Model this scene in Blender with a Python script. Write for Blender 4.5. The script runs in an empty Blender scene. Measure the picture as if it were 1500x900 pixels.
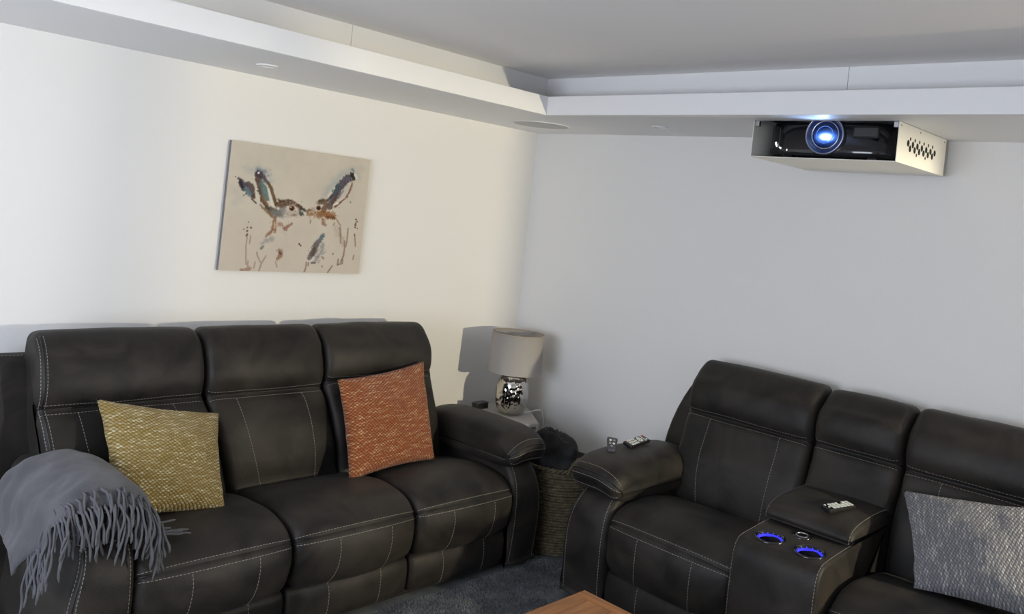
import bpy, bmesh, math, random
import numpy as np
from mathutils import Vector, Matrix, noise
random.seed(7)
scene = bpy.context.scene
C = scene.collection

# ------------------------------------------------------------------ camera
YAW, ROLL = 0.772, 0.107
fwd = Vector((math.cos(YAW), math.sin(YAW), 0)); rgt = Vector((math.sin(YAW), -math.cos(YAW), 0)); upv = Vector((0, 0, 1))
r2 = rgt*math.cos(ROLL) + upv*math.sin(ROLL); u2 = upv*math.cos(ROLL) - rgt*math.sin(ROLL)
CAM = Vector((-3.928, -3.674, 1.70))
cd = bpy.data.cameras.new('camera'); cam = bpy.data.objects.new('camera', cd); C.objects.link(cam)
cam.matrix_world = Matrix(((r2.x, u2.x, -fwd.x, CAM.x), (r2.y, u2.y, -fwd.y, CAM.y), (r2.z, u2.z, -fwd.z, CAM.z), (0, 0, 0, 1)))
cd.sensor_width = 36; cd.lens = 1253.5/1500*36; cd.shift_y = -141.3/1500; cd.clip_start = .05
scene.camera = cam
def ray(px, py):
    return fwd + r2*((px-750)/1253.5) - u2*((py-308.7)/1253.5)
def on_plane(px, py, p0, n):
    d = ray(px, py); return CAM + d*((Vector(p0)-CAM).dot(n)/d.dot(n))

# ------------------------------------------------------------------ world, lights, exposure
w = bpy.data.worlds.new('world'); scene.world = w; w.use_nodes = True
w.node_tree.nodes['Background'].inputs[0].default_value = (.8, .85, 1, 1)
w.node_tree.nodes['Background'].inputs[1].default_value = 0.02
vs = scene.view_settings; vs.view_transform = 'Standard'; vs.look = 'None'; vs.gamma = 1; vs.use_curve_mapping = False
vs.exposure = 0.0
def point(name, loc, power, col, rad):
    l = bpy.data.lights.new(name, 'POINT'); l.energy = power; l.color = col; l.shadow_soft_size = rad
    o = bpy.data.objects.new(name, l); o.location = loc; C.objects.link(o); return o
# hall lamps inferred from shadows, shining through an added opening that shapes their light
point('hall_bulb', (-.20, -5.8, 1.52), 530, (1, .895, .645), .05)
point('hall_bulb', (.29, -5.8, 1.52), 485, (1, .97, .85), .075)
# light of the projected picture coming back off the screen
sl = bpy.data.lights.new('screen_light', 'AREA'); sl.shape = 'RECTANGLE'; sl.size = 2.2; sl.size_y = 1.25
sl.energy = 87; sl.color = (.805, .87, 1)
so = bpy.data.objects.new('screen_light', sl); so.location = (-5.2, -2.1, 1.35)
so.rotation_euler = (math.radians(90), 0, math.radians(-90)); C.objects.link(so)

# ------------------------------------------------------------------ materials
def nt(name):
    m = bpy.data.materials.new(name); m.use_nodes = True
    t = m.node_tree; return m, t, t.nodes['Principled BSDF']
def link(t, a, b): t.links.new(a, b)
def mat(name, col, rough=.6, metal=0, noise_s=0, noise_c=None, bump=0, bump_s=80, emit=None, estr=0, sheen=0, coat=0, trans=0, spec=.5, detail=4, dist=0):
    m, t, b = nt(name)
    b.inputs['Base Color'].default_value = (*col, 1); b.inputs['Roughness'].default_value = rough
    b.inputs['Metallic'].default_value = metal; b.inputs['Specular IOR Level'].default_value = spec
    if sheen: b.inputs['Sheen Weight'].default_value = sheen; b.inputs['Sheen Roughness'].default_value = .5
    if coat: b.inputs['Coat Weight'].default_value = coat
    if trans: b.inputs['Transmission Weight'].default_value = trans
    if emit: b.inputs['Emission Color'].default_value = (*emit, 1); b.inputs['Emission Strength'].default_value = estr
    tc = t.nodes.new('ShaderNodeTexCoord')
    if noise_c:
        n = t.nodes.new('ShaderNodeTexNoise'); n.inputs['Scale'].default_value = noise_s; n.inputs['Detail'].default_value = detail; n.inputs['Distortion'].default_value = dist
        link(t, tc.outputs['Object'], n.inputs['Vector'])
        r = t.nodes.new('ShaderNodeValToRGB'); r.color_ramp.elements[0].position = .35; r.color_ramp.elements[1].position = .68
        r.color_ramp.elements[0].color = (*col, 1); r.color_ramp.elements[1].color = (*noise_c, 1)
        link(t, n.outputs['Fac'], r.inputs[0]); link(t, r.outputs[0], b.inputs['Base Color'])
    if bump:
        n = t.nodes.new('ShaderNodeTexNoise'); n.inputs['Scale'].default_value = bump_s; n.inputs['Detail'].default_value = 3
        link(t, tc.outputs['Object'], n.inputs['Vector'])
        bp = t.nodes.new('ShaderNodeBump'); bp.inputs['Strength'].default_value = bump; bp.inputs['Distance'].default_value = .004
        link(t, n.outputs['Fac'], bp.inputs['Height']); link(t, bp.outputs[0], b.inputs['Normal'])
    return m
M = {}
M['wall'] = mat('wall_paint', (.80, .79, .77), .85, bump=.12, bump_s=160, spec=.2)
M['ceiling'] = mat('ceiling_paint', (.90, .88, .86), .9, bump=.10, bump_s=140, spec=.2)
M['trim'] = mat('trim_paint', (.82, .82, .82), .55, bump=.05, bump_s=120, spec=.3)
M['carpet'] = mat('carpet', (.075, .081, .088), .95, noise_s=7, noise_c=(.15, .157, .165), bump=1, bump_s=420)
M['pile'] = mat('carpet_pile', (.070, .076, .083), .95, noise_s=7, noise_c=(.17, .178, .186))
M['suede'] = mat('suede', (.0088, .0078, .0070), .52, noise_s=4.2, noise_c=(.031, .026, .0215), bump=.22, bump_s=260, sheen=.02, spec=.26, detail=7, dist=1.2)
M['suede_dark'] = mat('suede_dark', (.012, .011, .011), .8)
M['piping'] = mat('piping', (.006, .006, .007), .45)
M['stitch'] = mat('stitch', (.23, .212, .185), .8)
M['black_plastic'] = mat('black_plastic', (.010, .010, .011), .35)
M['gloss_black'] = mat('gloss_black', (.006, .006, .008), .12, coat=.4)
M['grey_plastic'] = mat('grey_plastic', (.05, .052, .06), .4)
M['button_white'] = mat('button_white', (.62, .66, .62), .5)
M['button_red'] = mat('button_red', (.5, .06, .08), .5)
M['chrome'] = mat('chrome', (.62, .60, .57), .16, metal=1)
M['satin_metal'] = mat('satin_metal', (.45, .45, .47), .3, metal=1)
M['white_metal'] = mat('white_metal', (.80, .78, .72), .45)
M['screw'] = mat('screw', (.35, .34, .32), .4, metal=.8)
M['hole'] = mat('hole', (.012, .011, .010), .9)
M['shade'] = mat('shade_fabric', (.36, .335, .31), .9, bump=.3, bump_s=500)
M['table_paint'] = mat('table_paint', (.50, .48, .45), .55)
M['white_plastic'] = mat('white_plastic', (.75, .75, .75), .4)
M['wool'] = mat('wool', (.068, .068, .077), .95, noise_s=9, noise_c=(.100, .099, .108), bump=.9, bump_s=330, sheen=.15)
M['wool_strand'] = mat('wool_strand', (.100, .102, .115), .95, bump=.8, bump_s=500, sheen=.12)
M['black_cloth'] = mat('black_cloth', (.007, .0072, .008), .9, noise_s=14, noise_c=(.018, .0185, .0195), bump=.5, bump_s=90)
M['seagrass'] = mat('seagrass', (.050, .040, .021), .85, noise_s=60, noise_c=(.115, .094, .052), bump=.6, bump_s=240)
M['grille'] = mat('grille', (.52, .52, .52), .7, bump=.5, bump_s=700)
M['lampwhite'] = mat('lamp_lens', (.8, .8, .78), .4)
M['blue_reflection'] = mat('blue_reflection', (.02, .02, .3), .4, emit=(.05, .05, 1), estr=2.5)
M['blue_dim'] = mat('blue_ring', (.02, .02, .3), .4, emit=(.035, .035, 1), estr=1.3)
M['lens_core'] = mat('lens_core', (.2, .4, 1), .2, emit=(.75, .88, 1), estr=30)
M['lens_ring_glow'] = mat('lens_ring_glow', (.02, .06, .3), .12, emit=(.12, .30, 1), estr=.9)
M['speck_glow'] = mat('speck_glow', (.8, .8, .8), .3, emit=(1, 1, 1), estr=1.5)
M['lens_glow'] = mat('lens_glow', (.02, .06, .3), .12, emit=(.10, .28, 1), estr=2.2)
M['lens_dark'] = mat('lens_dark', (.008, .02, .07), .1, emit=(.02, .07, .4), estr=.08, coat=.5)
M['ring_metal'] = mat('ring_metal', (.30, .32, .40), .25, metal=1)
M['screen'] = mat('screen_fabric', (.75, .77, .8), .8)
M['skirting'] = mat('skirting', (.75, .75, .74), .5)
def hammered():
    m, t, b = nt('hammered_metal')
    b.inputs['Base Color'].default_value = (.60, .57, .53, 1); b.inputs['Metallic'].default_value = 1; b.inputs['Roughness'].default_value = .13
    return m
M['hammered'] = hammered()
def wood():
    m, t, b = nt('oak'); tc = t.nodes.new('ShaderNodeTexCoord')
    mp = t.nodes.new('ShaderNodeMapping'); mp.inputs['Scale'].default_value = (2.2, 30, 30); link(t, tc.outputs['Object'], mp.inputs[0])
    n = t.nodes.new('ShaderNodeTexNoise'); n.inputs['Scale'].default_value = 2.2; n.inputs['Detail'].default_value = 7; n.inputs['Distortion'].default_value = .6
    link(t, mp.outputs[0], n.inputs['Vector'])
    r = t.nodes.new('ShaderNodeValToRGB'); e = r.color_ramp.elements
    e[0].position = .3; e[0].color = (.17, .058, .012, 1); e[1].position = .72; e[1].color = (.37, .150, .034, 1)
    link(t, n.outputs['Fac'], r.inputs[0]); link(t, r.outputs[0], b.inputs['Base Color']); b.inputs['Roughness'].default_value = .42
    bp = t.nodes.new('ShaderNodeBump'); bp.inputs['Strength'].default_value = .12; link(t, n.outputs['Fac'], bp.inputs['Height']); link(t, bp.outputs[0], b.inputs['Normal'])
    return m
M['oak'] = wood()
def weave(name, base, light, dark, f, vert=False, amount=.5):
    """chunky diagonal weave with pale flecks strung along the weft"""
    m, t, b = nt(name); N = t.nodes.new
    uv = N('ShaderNodeUVMap'); sp = N('ShaderNodeSeparateXYZ'); link(t, uv.outputs[0], sp.inputs[0])
    def math_(op, a, bb=None):
        n = N('ShaderNodeMath'); n.operation = op
        for i, v in enumerate((a, bb)):
            if v is None: continue
            if isinstance(v, (int, float)): n.inputs[i].default_value = v
            else: link(t, v, n.inputs[i])
        return n.outputs[0]
    u, v = (sp.outputs[1], sp.outputs[0]) if vert else (sp.outputs[0], sp.outputs[1])
    s = math_('MULTIPLY', math_('ADD', u, v), math.pi*f*.8); d = math_('MULTIPLY', math_('SUBTRACT', v, math_('MULTIPLY', u, .55)), math.pi*f)
    h = math_('MULTIPLY', math_('ABSOLUTE', math_('SINE', s)), math_('ABSOLUTE', math_('SINE', d)))
    mp = N('ShaderNodeMapping'); mp.inputs['Scale'].default_value = (40, 170, 1) if not vert else (170, 40, 1); link(t, uv.outputs[0], mp.inputs[0])
    n1 = N('ShaderNodeTexNoise'); n1.inputs['Scale'].default_value = 1; n1.inputs['Detail'].default_value = 3; link(t, mp.outputs[0], n1.inputs['Vector'])
    mp2 = N('ShaderNodeMapping'); mp2.inputs['Scale'].default_value = (12, 75, 1) if not vert else (75, 9, 1); link(t, uv.outputs[0], mp2.inputs[0])
    n2 = N('ShaderNodeTexNoise'); n2.inputs['Scale'].default_value = 1; n2.inputs['Detail'].default_value = 2; link(t, mp2.outputs[0], n2.inputs['Vector'])
    fl = math_('ADD', math_('MULTIPLY', n1.outputs['Fac'], .6), math_('MULTIPLY', n2.outputs['Fac'], .55))
    r = N('ShaderNodeValToRGB'); r.color_ramp.elements[0].position = .57; r.color_ramp.elements[1].position = .57+amount*.3
    r.color_ramp.elements[0].color = (*base, 1); r.color_ramp.elements[1].color = (*light, 1); link(t, fl, r.inputs[0])
    mx = N('ShaderNodeMix'); mx.data_type = 'RGBA'; mx.inputs[6].default_value = (*dark, 1); link(t, r.outputs[0], mx.inputs[7])
    link(t, math_('MINIMUM', math_('MULTIPLY', h, 1.9), 1), mx.inputs[0]); link(t, mx.outputs[2], b.inputs['Base Color'])
    bp = N('ShaderNodeBump'); bp.inputs['Strength'].default_value = .9; bp.inputs['Distance'].default_value = .005
    link(t, h, bp.inputs['Height']); link(t, bp.outputs[0], b.inputs['Normal'])
    b.inputs['Roughness'].default_value = .9; b.inputs['Sheen Weight'].default_value = .15
    return m
M['mustard'] = weave('mustard_weave', (.34, .235, .062), (.70, .62, .37), (.145, .094, .021), 75)
M['orange'] = weave('orange_weave', (.34, .088, .018), (.66, .38, .18), (.135, .030, .005), 75)
M['greyweave'] = weave('grey_weave', (.20, .20, .215), (.52, .51, .49), (.10, .10, .115), 80, vert=True)

# ------------------------------------------------------------------ helpers
def obj(name, me, m, parent=None, smooth=True, loc=None, rz=0):
    o = bpy.data.objects.new(name, me); C.objects.link(o)
    if m is not None and not me.materials: me.materials.append(M[m] if isinstance(m, str) else m)
    if smooth and len(me.polygons): me.polygons.foreach_set('use_smooth', [True]*len(me.polygons))
    if parent: o.parent = parent
    if loc is not None: o.location = loc
    o.rotation_euler.z = rz
    return o
def mesh(name, v, f):
    me = bpy.data.meshes.new(name); me.from_pydata([tuple(p) for p in v], [], f); me.update(); return me
def from_bm(name, bm):
    bmesh.ops.recalc_face_normals(bm, faces=bm.faces)
    me = bpy.data.meshes.new(name); bm.to_mesh(me); bm.free(); return me
def tag(o, label, cat, group=None):
    o['label'] = label; o['category'] = cat
    if group: o['group'] = group
    return o
def struct(o, label=None, cat=None):
    o['kind'] = 'structure'
    if label: o['label'] = label
    if cat: o['category'] = cat
    return o
def thing(name, label, cat, loc=(0, 0, 0), rz=0, group=None):
    o = bpy.data.objects.new(name, None); C.objects.link(o); o.location = loc; o.rotation_euler.z = rz; o.empty_display_size = .1
    return tag(o, label, cat, group)
def bm_box(bm, x0, x1, y0, y1, z0, z1, bev=0, seg=2):
    r = bmesh.ops.create_cube(bm, size=1)
    for v in r['verts']:
        v.co = Vector(((x0+x1)/2+v.co.x*(x1-x0), (y0+y1)/2+v.co.y*(y1-y0), (z0+z1)/2+v.co.z*(z1-z0)))
    if bev:
        es = list({e for v in r['verts'] for e in v.link_edges})
        bmesh.ops.bevel(bm, geom=es, offset=bev, segments=seg, affect='EDGES', profile=.5)
def box(name, x0, x1, y0, y1, z0, z1, m, parent=None, bev=0, seg=2, smooth=False):
    bm = bmesh.new(); bm_box(bm, x0, x1, y0, y1, z0, z1, bev, seg); return obj(name, from_bm(name, bm), m, parent, smooth)
def lathe(name, prof, m, parent=None, seg=48, loc=(0, 0, 0), fn=None, smooth=True):
    """prof = [(r, z)...] about the local z axis"""
    v, f = [], []
    for (r, z) in prof:
        for k in range(seg):
            a = 2*math.pi*k/seg
            p = Vector((r*math.cos(a), r*math.sin(a), z))
            v.append(fn(p) if fn else p)
    for i in range(len(prof)-1):
        for k in range(seg):
            k2 = (k+1) % seg
            f.append((i*seg+k, i*seg+k2, (i+1)*seg+k2, (i+1)*seg+k))
    me = mesh(name, v, f); o = obj(name, me, m, parent, smooth); o.location = loc; return o
def catmull(pts, n, closed=True):
    out = []; L = len(pts); rng = L if closed else L-1
    for i in range(rng):
        p0, p1, p2, p3 = [np.array(pts[(i+k) % L] if closed else pts[min(max(i+k, 0), L-1)], float) for k in (-1, 0, 1, 2)]
        for j in range(n):
            t = j/n
            out.append(.5*((2*p1)+(-p0+p2)*t+(2*p0-5*p1+4*p2-p3)*t*t+(-p0+3*p1-3*p2+p3)*t**3))
    if not closed: out.append(np.array(pts[-1], float))
    return np.array(out)
def tube(bm, pts, rad, seg=6, closed=False):
    pts = [Vector(p) for p in pts]; n = len(pts); rings = []
    ref = None
    for i, p in enumerate(pts):
        if closed: t = pts[(i+1) % n]-pts[i-1]
        else: t = pts[min(i+1, n-1)]-pts[max(i-1, 0)]
        if t.length < 1e-9: t = Vector((0, 0, 1))
        t.normalize()
        if ref is None:
            ref = t.orthogonal().normalized()
        ref = (ref-t*ref.dot(t))
        ref = ref.normalized() if ref.length > 1e-6 else t.orthogonal().normalized()
        b = t.cross(ref); r = rad[i] if hasattr(rad, '__len__') else rad
        rings.append([bm.verts.new(p+(ref*math.cos(2*math.pi*k/seg)+b*math.sin(2*math.pi*k/seg))*r) for k in range(seg)])
    for i in range(n if closed else n-1):
        A, B = rings[i], rings[(i+1) % n]
        for k in range(seg):
            try: bm.faces.new((A[k], A[(k+1) % seg], B[(k+1) % seg], B[k]))
            except ValueError: pass
    if not closed:
        bm.faces.new(rings[0][::-1]); bm.faces.new(rings[-1])

class Roll:
    """upholstered block: closed side profile [(d, z, crown)] run along the width s0..s1 with rounded ends.
    local axes: x = width, y = -d (front is -y), z up"""
    def __init__(self, prof, s0, s1, r=.03, nu=16, nr=5, ns=5, wr=.0036, seed=0, shape=None, lean=0):
        P = catmull(prof, ns); self.nt = len(P); self.nc = len(prof)
        xy = P[:, :2]; cr = P[:, 2]
        tn = np.roll(xy, -1, 0)-np.roll(xy, 1, 0); tn /= np.linalg.norm(tn, axis=1)[:, None]+1e-12
        nrm = np.stack([tn[:, 1], -tn[:, 0]], 1)
        area = np.sum(xy[:, 0]*np.roll(xy[:, 1], -1)-np.roll(xy[:, 0], -1)*xy[:, 1])
        if area < 0: nrm = -nrm
        W = (s1-s0)/2; c = (s0+s1)/2
        cols = []
        for k in range(nr): th = math.pi/2*(1-k/nr); cols.append((-(W-r)-r*math.sin(th), r*(1-math.cos(th))))
        for k in range(nu+1): cols.append((-(W-r)+2*(W-r)*k/nu, 0))
        for k in range(1, nr+1): th = math.pi/2*k/nr; cols.append(((W-r)+r*math.sin(th), r*(1-math.cos(th))))
        G = np.zeros((len(cols), self.nt, 3)); self.us = []
        for i, (s, ins) in enumerate(cols):
            u = s/W; self.us.append(u)
            b = cr*(1-abs(u)**2.6)-ins
            q = xy+nrm*b[:, None]
            G[i, :, 0] = c+s; G[i, :, 1] = -q[:, 0]; G[i, :, 2] = q[:, 1]
        N = np.zeros_like(G)
        if shape:
            for i in range(G.shape[0]):
                for j in range(self.nt): G[i, j] = shape(G[i, j], self.us[i])
        self.G = G; self._normals()
        if wr:
            for i in range(1, G.shape[0]-1):
                for j in range(self.nt):
                    p = Vector(G[i, j])*7+Vector((seed*3.1, seed, 0))
                    q = Vector((G[i, j, 0]*5, G[i, j, 1]*16, G[i, j, 2]*16))+Vector((seed, 0, 5))
                    G[i, j] += self.N[i, j]*(wr*noise.noise(p)+wr*.55*noise.noise(q))
            self._normals()
    def _normals(self):
        G = self.G
        du = np.gradient(G, axis=0); dv = np.roll(G, -1, 1)-np.roll(G, 1, 1)
        n = np.cross(du, dv); l = np.linalg.norm(n, axis=2)[:, :, None]; n /= l+1e-12
        cen = G.mean(axis=(0, 1))
        if np.sum(n*(G-cen)) < 0: n = -n
        self.N = n
    def mesh(self, name):
        a, b, _ = self.G.shape
        v = self.G.reshape(-1, 3); f = []
        for i in range(a-1):
            for j in range(b): j2 = (j+1) % b; f.append((i*b+j, (i+1)*b+j, (i+1)*b+j2, i*b+j2))
        f.append(tuple(range(b))); f.append(tuple((a-1)*b+j for j in reversed(range(b))))
        me = mesh(name, v, f)
        bm = bmesh.new(); bm.from_mesh(me); bmesh.ops.recalc_face_normals(bm, faces=bm.faces); bm.to_mesh(me); bm.free()
        return me
    def at(self, u, t, off=.0008):
        """u in -1..1, t in control-point index units"""
        i = np.interp(u, self.us, range(len(self.us))); j = (t/self.nc*self.nt) % self.nt
        i0 = int(min(math.floor(i), len(self.us)-2)); fi = i-i0; j0 = int(math.floor(j)) % self.nt; fj = j-math.floor(j); j1 = (j0+1) % self.nt
        def lerp(A): return (A[i0, j0]*(1-fi)+A[i0+1, j0]*fi)*(1-fj)+(A[i0, j1]*(1-fi)+A[i0+1, j1]*fi)*fj
        n = lerp(self.N); n = n/(np.linalg.norm(n)+1e-9)
        return Vector(lerp(self.G)+n*off), Vector(n)
    def line(self, a, b, k=60, bow=0, off=.0008):
        """stitch path from (u,t) to (u,t); bow bends it sideways in u"""
        out = []
        for i in range(k+1):
            x = i/k; u = a[0]+(b[0]-a[0])*x+bow*math.sin(math.pi*x); t = a[1]+(b[1]-a[1])*x
            out.append(self.at(u, t, off))
        return out
def add_stitches(bm, path, dash=.0085, gap=.0045, wd=.00095, ht=.0007):
    """dashes along a path of (point, normal)"""
    P = [p for p, n in path]; L = [0]
    for i in range(1, len(P)): L.append(L[-1]+(P[i]-P[i-1]).length)
    def at(s):
        i = min(max(int(np.searchsorted(L, s))-1, 0), len(P)-2); f = (s-L[i])/max(L[i+1]-L[i], 1e-9)
        return P[i].lerp(P[i+1], f), path[i][1]
    s = 0
    while s+dash < L[-1]:
        a, n = at(s); b, _ = at(s+dash); t = (b-a)
        if t.length > 1e-6:
            t.normalize(); sd = t.cross(n).normalized()*wd; up = n*ht
            vs_ = [bm.verts.new(q) for q in (a-sd-up, a+sd-up, a+sd+up*.4, a-sd+up*.4, b-sd-up, b+sd-up, b+sd+up*.4, b-sd+up*.4)]
            for q in ((0, 1, 2, 3), (7, 6, 5, 4), (0, 4, 5, 1), (1, 5, 6, 2), (2, 6, 7, 3), (3, 7, 4, 0)): bm.faces.new([vs_[k] for k in q])
        s += dash+gap
def stitch_obj(paths, parent, name='stitching'):
    for p in paths:
        bm = bmesh.new(); add_stitches(bm, p); obj(name, from_bm(name, bm), 'stitch', parent, False)
def pipe_obj(paths, parent, rad=.003, name='piping', m='piping'):
    bm = bmesh.new()
    for p in paths: tube(bm, [q for q, n in p], rad, 6)
    return obj(name, from_bm(name, bm), m, parent)

# ------------------------------------------------------------------ the room
ZS, ZL, ZC, WS, WU = 2.199, 2.293, 2.4215, .742, .560
X0, Y0 = -5.3, -4.7
struct(box('floor', X0-.1, .1, Y0-.1, .1, -.1, 0, 'carpet'))
struct(box('wall_left', X0-.1, .12, 0, .12, 0, 2.6, 'wall'))
struct(box('wall_right', 0, .12, Y0-.1, 0, 0, 2.6, 'wall'))
struct(box('wall_front', X0-.12, X0, Y0-.1, 0, 0, 2.6, 'wall'))
bm = bmesh.new(); DA, DB, DH = -.601, -.181, 1.712  # unseen opening, added and sized to shape the light from behind
bm_box(bm, X0, DA, Y0-.1, Y0, 0, 2.6); bm_box(bm, DB, 0, Y0-.1, Y0, 0, 2.6); bm_box(bm, DA, DB, Y0-.1, Y0, DH, 2.6); bm_box(bm, DA, DB, Y0-.1, Y0, 0, .9)
struct(obj('wall_rear', from_bm('wall_rear', bm), 'wall', None, False))
struct(box('ceiling', X0, 0, Y0, 0, ZC, ZC+.1, 'ceiling'))
# dropped border along the two walls; the right one is notched for the projector housing
PX0, PX1, PY0, PY1 = -.586, -.045, -2.425, -1.812
s1 = struct(box('trim_1', X0, -WS+.016, -WS+.016, 0, ZS, ZS+.018, 'trim'))
bm = bmesh.new()
bm_box(bm, -WS+.016, 0, PY1+.001, 0, ZS, ZS+.018); bm_box(bm, -WS+.016, 0, Y0, PY0-.001, ZS, ZS+.018)
bm_box(bm, -WS+.016, PX0+.004, PY0-.001, PY1+.001, ZS, ZS+.018); bm_box(bm, PX1-.004, 0, PY0-.001, PY1+.001, ZS, ZS+.018)
struct(obj('trim_2', from_bm('trim_2', bm), 'trim', None, False))
struct(box('trim_3', X0, -WS, -WS-.0, -WS+.016, ZS, ZL, 'trim', bev=.0015))       # lip along the left border
struct(box('trim_4', -WS, -WS+.016, Y0, -WS+.016, ZS, ZL, 'trim', bev=.0015))
# bulkhead boards behind the lip, butted with a fine joint
def boards(name, axis, cuts):
    root = struct(bpy.data.objects.new(name, None)); C.objects.link(root)
    for a, b in cuts:
        if axis == 'x': box('board', a+.0008, b-.0008, -WU, -WU+.015, ZS+.018, ZC, 'trim', root, bev=.001)
        else: box('board', -WU, -WU+.015, a+.0008, b-.0008, ZS+.018, ZC, 'trim', root, bev=.001)
boards('trim_5', 'x', [(-4.27, -1.826), (-1.826, -WU), (X0, -4.27)])
boards('trim_6', 'y', [(-2.194, -WU+.015), (Y0, -2.194)])
struct(box('baseboard_left', X0, -.018, -.018, 0, 0, .12, 'skirting', bev=.003))
struct(box('baseboard_right', -.018, 0, Y0, 0, 0, .12, 'skirting', bev=.003))
# carpet pile where the floor shows
pv, pf = [], []
rr = random.Random(3)
for k in range(90000):
    x = rr.uniform(-1.75, -.25); y = rr.uniform(-1.9, -.62)
    if (y > -.95 and x < -.72) or (x > -.93 and y < -1.25) or math.hypot(x+.475, y+.845) < .21: continue
    a = rr.uniform(0, 6.28); h = rr.uniform(.003, .007); dx, dy = math.cos(a)*.002, math.sin(a)*.002; lx, ly = rr.uniform(-.004, .004), rr.uniform(-.004, .004)
    i = len(pv); pv += [(x-dx, y-dy, 0), (x+dx, y+dy, 0), (x+lx+dx*.5, y+ly+dy*.5, h), (x+lx-dx*.5, y+ly-dy*.5, h)]; pf.append((i, i+1, i+2, i+3))
cp = obj('carpet_pile', mesh('carpet_pile', pv, pf), 'pile', None, False); cp['kind'] = 'stuff'
tag(cp, 'short blue-grey carpet pile on the floor between the two sofas', 'carpet')
# recessed fittings in the dropped border
def downlight(x, y, r, label):
    t = thing('downlight', label, 'downlight', (x, y, ZS))
    lathe('rim', [(r, 0), (r, -.003), (r*.93, -.006), (r*.70, -.006), (r*.66, -.002), (r*.64, -.0005)], 'white_plastic', t, 40)
    lathe('lens', [(r*.66, -.001), (r*.4, -.0015), (.0001, -.002)], 'lampwhite', t, 40)
downlight(-2.10, -.372, .047, 'small round white downlight in the border above the hare canvas')
downlight(-.355, -1.167, .042, 'small round white downlight in the border between corner and projector')
t = thing('ceiling_speaker', 'large round flush speaker grille in the border at the room corner', 'speaker', (-.39, -.387, ZS))
lathe('grille', [(.158, -.0022), (.10, -.0026), (.0001, -.003)], 'grille', t, 56)
lathe('rim', [(.164, 0), (.164, -.003), (.158, -.0035), (.157, -.001)], 'white_plastic', t, 56)

# ------------------------------------------------------------------ sofas
def seat_module(root, s0, s1, seed, zt=.815, dz=0, foot=True, seams=True, back_only=False, be=None, edge=False):
    """back cushion, seat cushion and leg-rest panel of one place"""
    g = .004
    top = 1.062+dz*.3
    # control points run up the front of the back, over the top and down behind
    pr = [(.47, .36, .0), (.475, .45, .008), (.465, .55, .016), (.435, .66, .018), (.40, .745, .012), (.378, zt-.022, .004),
          (.362, zt, -.004), (.374, zt+.022, .006), (.378, zt+.07, .014), (.362, zt+.135, .016), (.325, top-.055, .012), (.268, top-.008, .008),
          (.215, top, .006), (.165, top-.03, .004), (.15, .85, 0), (.16, .6, 0), (.20, .36, 0)]
    a0, a1, b0, b1 = be or (s0, s1, s0, s1)      # edges at the head and at the foot of the back
    def bshape(p, u):
        k = min(max((.82-p[2])/.40, 0), 1); x = (p[0]-a0)/(a1-a0); p = np.array(p)
        p[0] += k*((b0+(b1-b0)*x)-(a0+(a1-a0)*x)); return p
    bk = Roll(pr, a0+g, a1-g, r=.034, nu=18, seed=seed, shape=bshape)
    b = obj('backrest', bk.mesh('backrest'), 'suede', root)
    st = [bk.line((-.97, 5.25), (.97, 5.25)), bk.line((-.97, 6.85), (.97, 6.85))]
    if seams: st += [bk.line((-.56, 5.2), (-.50, .7), bow=-.03), bk.line((.56, 5.2), (.50, .7), bow=.03)]
    if edge:
        st += [bk.line((-.905, .6), (-.905, 11.0)), bk.line((-.965, .6), (-.965, 11.0))]
        pipe_obj([bk.line((-.935, .6), (-.935, 11.0))], b, .003)
    stitch_obj(st, b); pipe_obj([bk.line((-.985, 6.0), (.985, 6.0), off=.0005)], b, .0035)
    if back_only: return
    z = dz
    pr = [(.40, .24, 0), (.395, .36+z, 0), (.43, .405+z, 0), (.52, .432+z, .008), (.64, .452+z, .014), (.76, .462+z, .016), (.87, .452+z, .016), (.935, .428+z, .022),
          (.965, .398+z, .030), (.968, .385+z, .026), (.979, .372+z, .032), (.985, .32+z*.8, .036), (.975, .25, .034), (.95, .208, .026), (.90, .200, .010), (.65, .21, 0)]
    se = Roll(pr, s0+g, s1-g, r=.036, nu=18, seed=seed+20)
    b = obj('seat', se.mesh('seat'), 'suede', root)
    st = [se.line((-.97, 8.05), (.97, 8.05)), se.line((-.97, 10.0), (.97, 10.0))]
    st += [se.line((-.40, 10.1), (-.46, 13.0), bow=.03), se.line((.46, 10.1), (.40, 13.0), bow=.02)]
    stitch_obj(st, b); pipe_obj([se.line((-.985, 9.0), (.985, 9.0), off=.0005)], b, .0035)
    pr = [(.86, .045, 0), (.86, .19, 0), (.90, .196, .006), (.942, .188, .014), (.957, .15, .018), (.957, .09, .018), (.945, .048, .012), (.91, .038, .004)]
    ft = Roll(pr, s0+g, s1-g, r=.022, nu=14, seed=seed+40, wr=.0015)
    b = obj('leg_rest', ft.mesh('leg_rest'), 'suede', root)
    stitch_obj([ft.line((-.42, 3.0), (-.42, 6.4), bow=.02), ft.line((.46, 3.0), (.46, 6.4), bow=-.01)], b)

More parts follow.
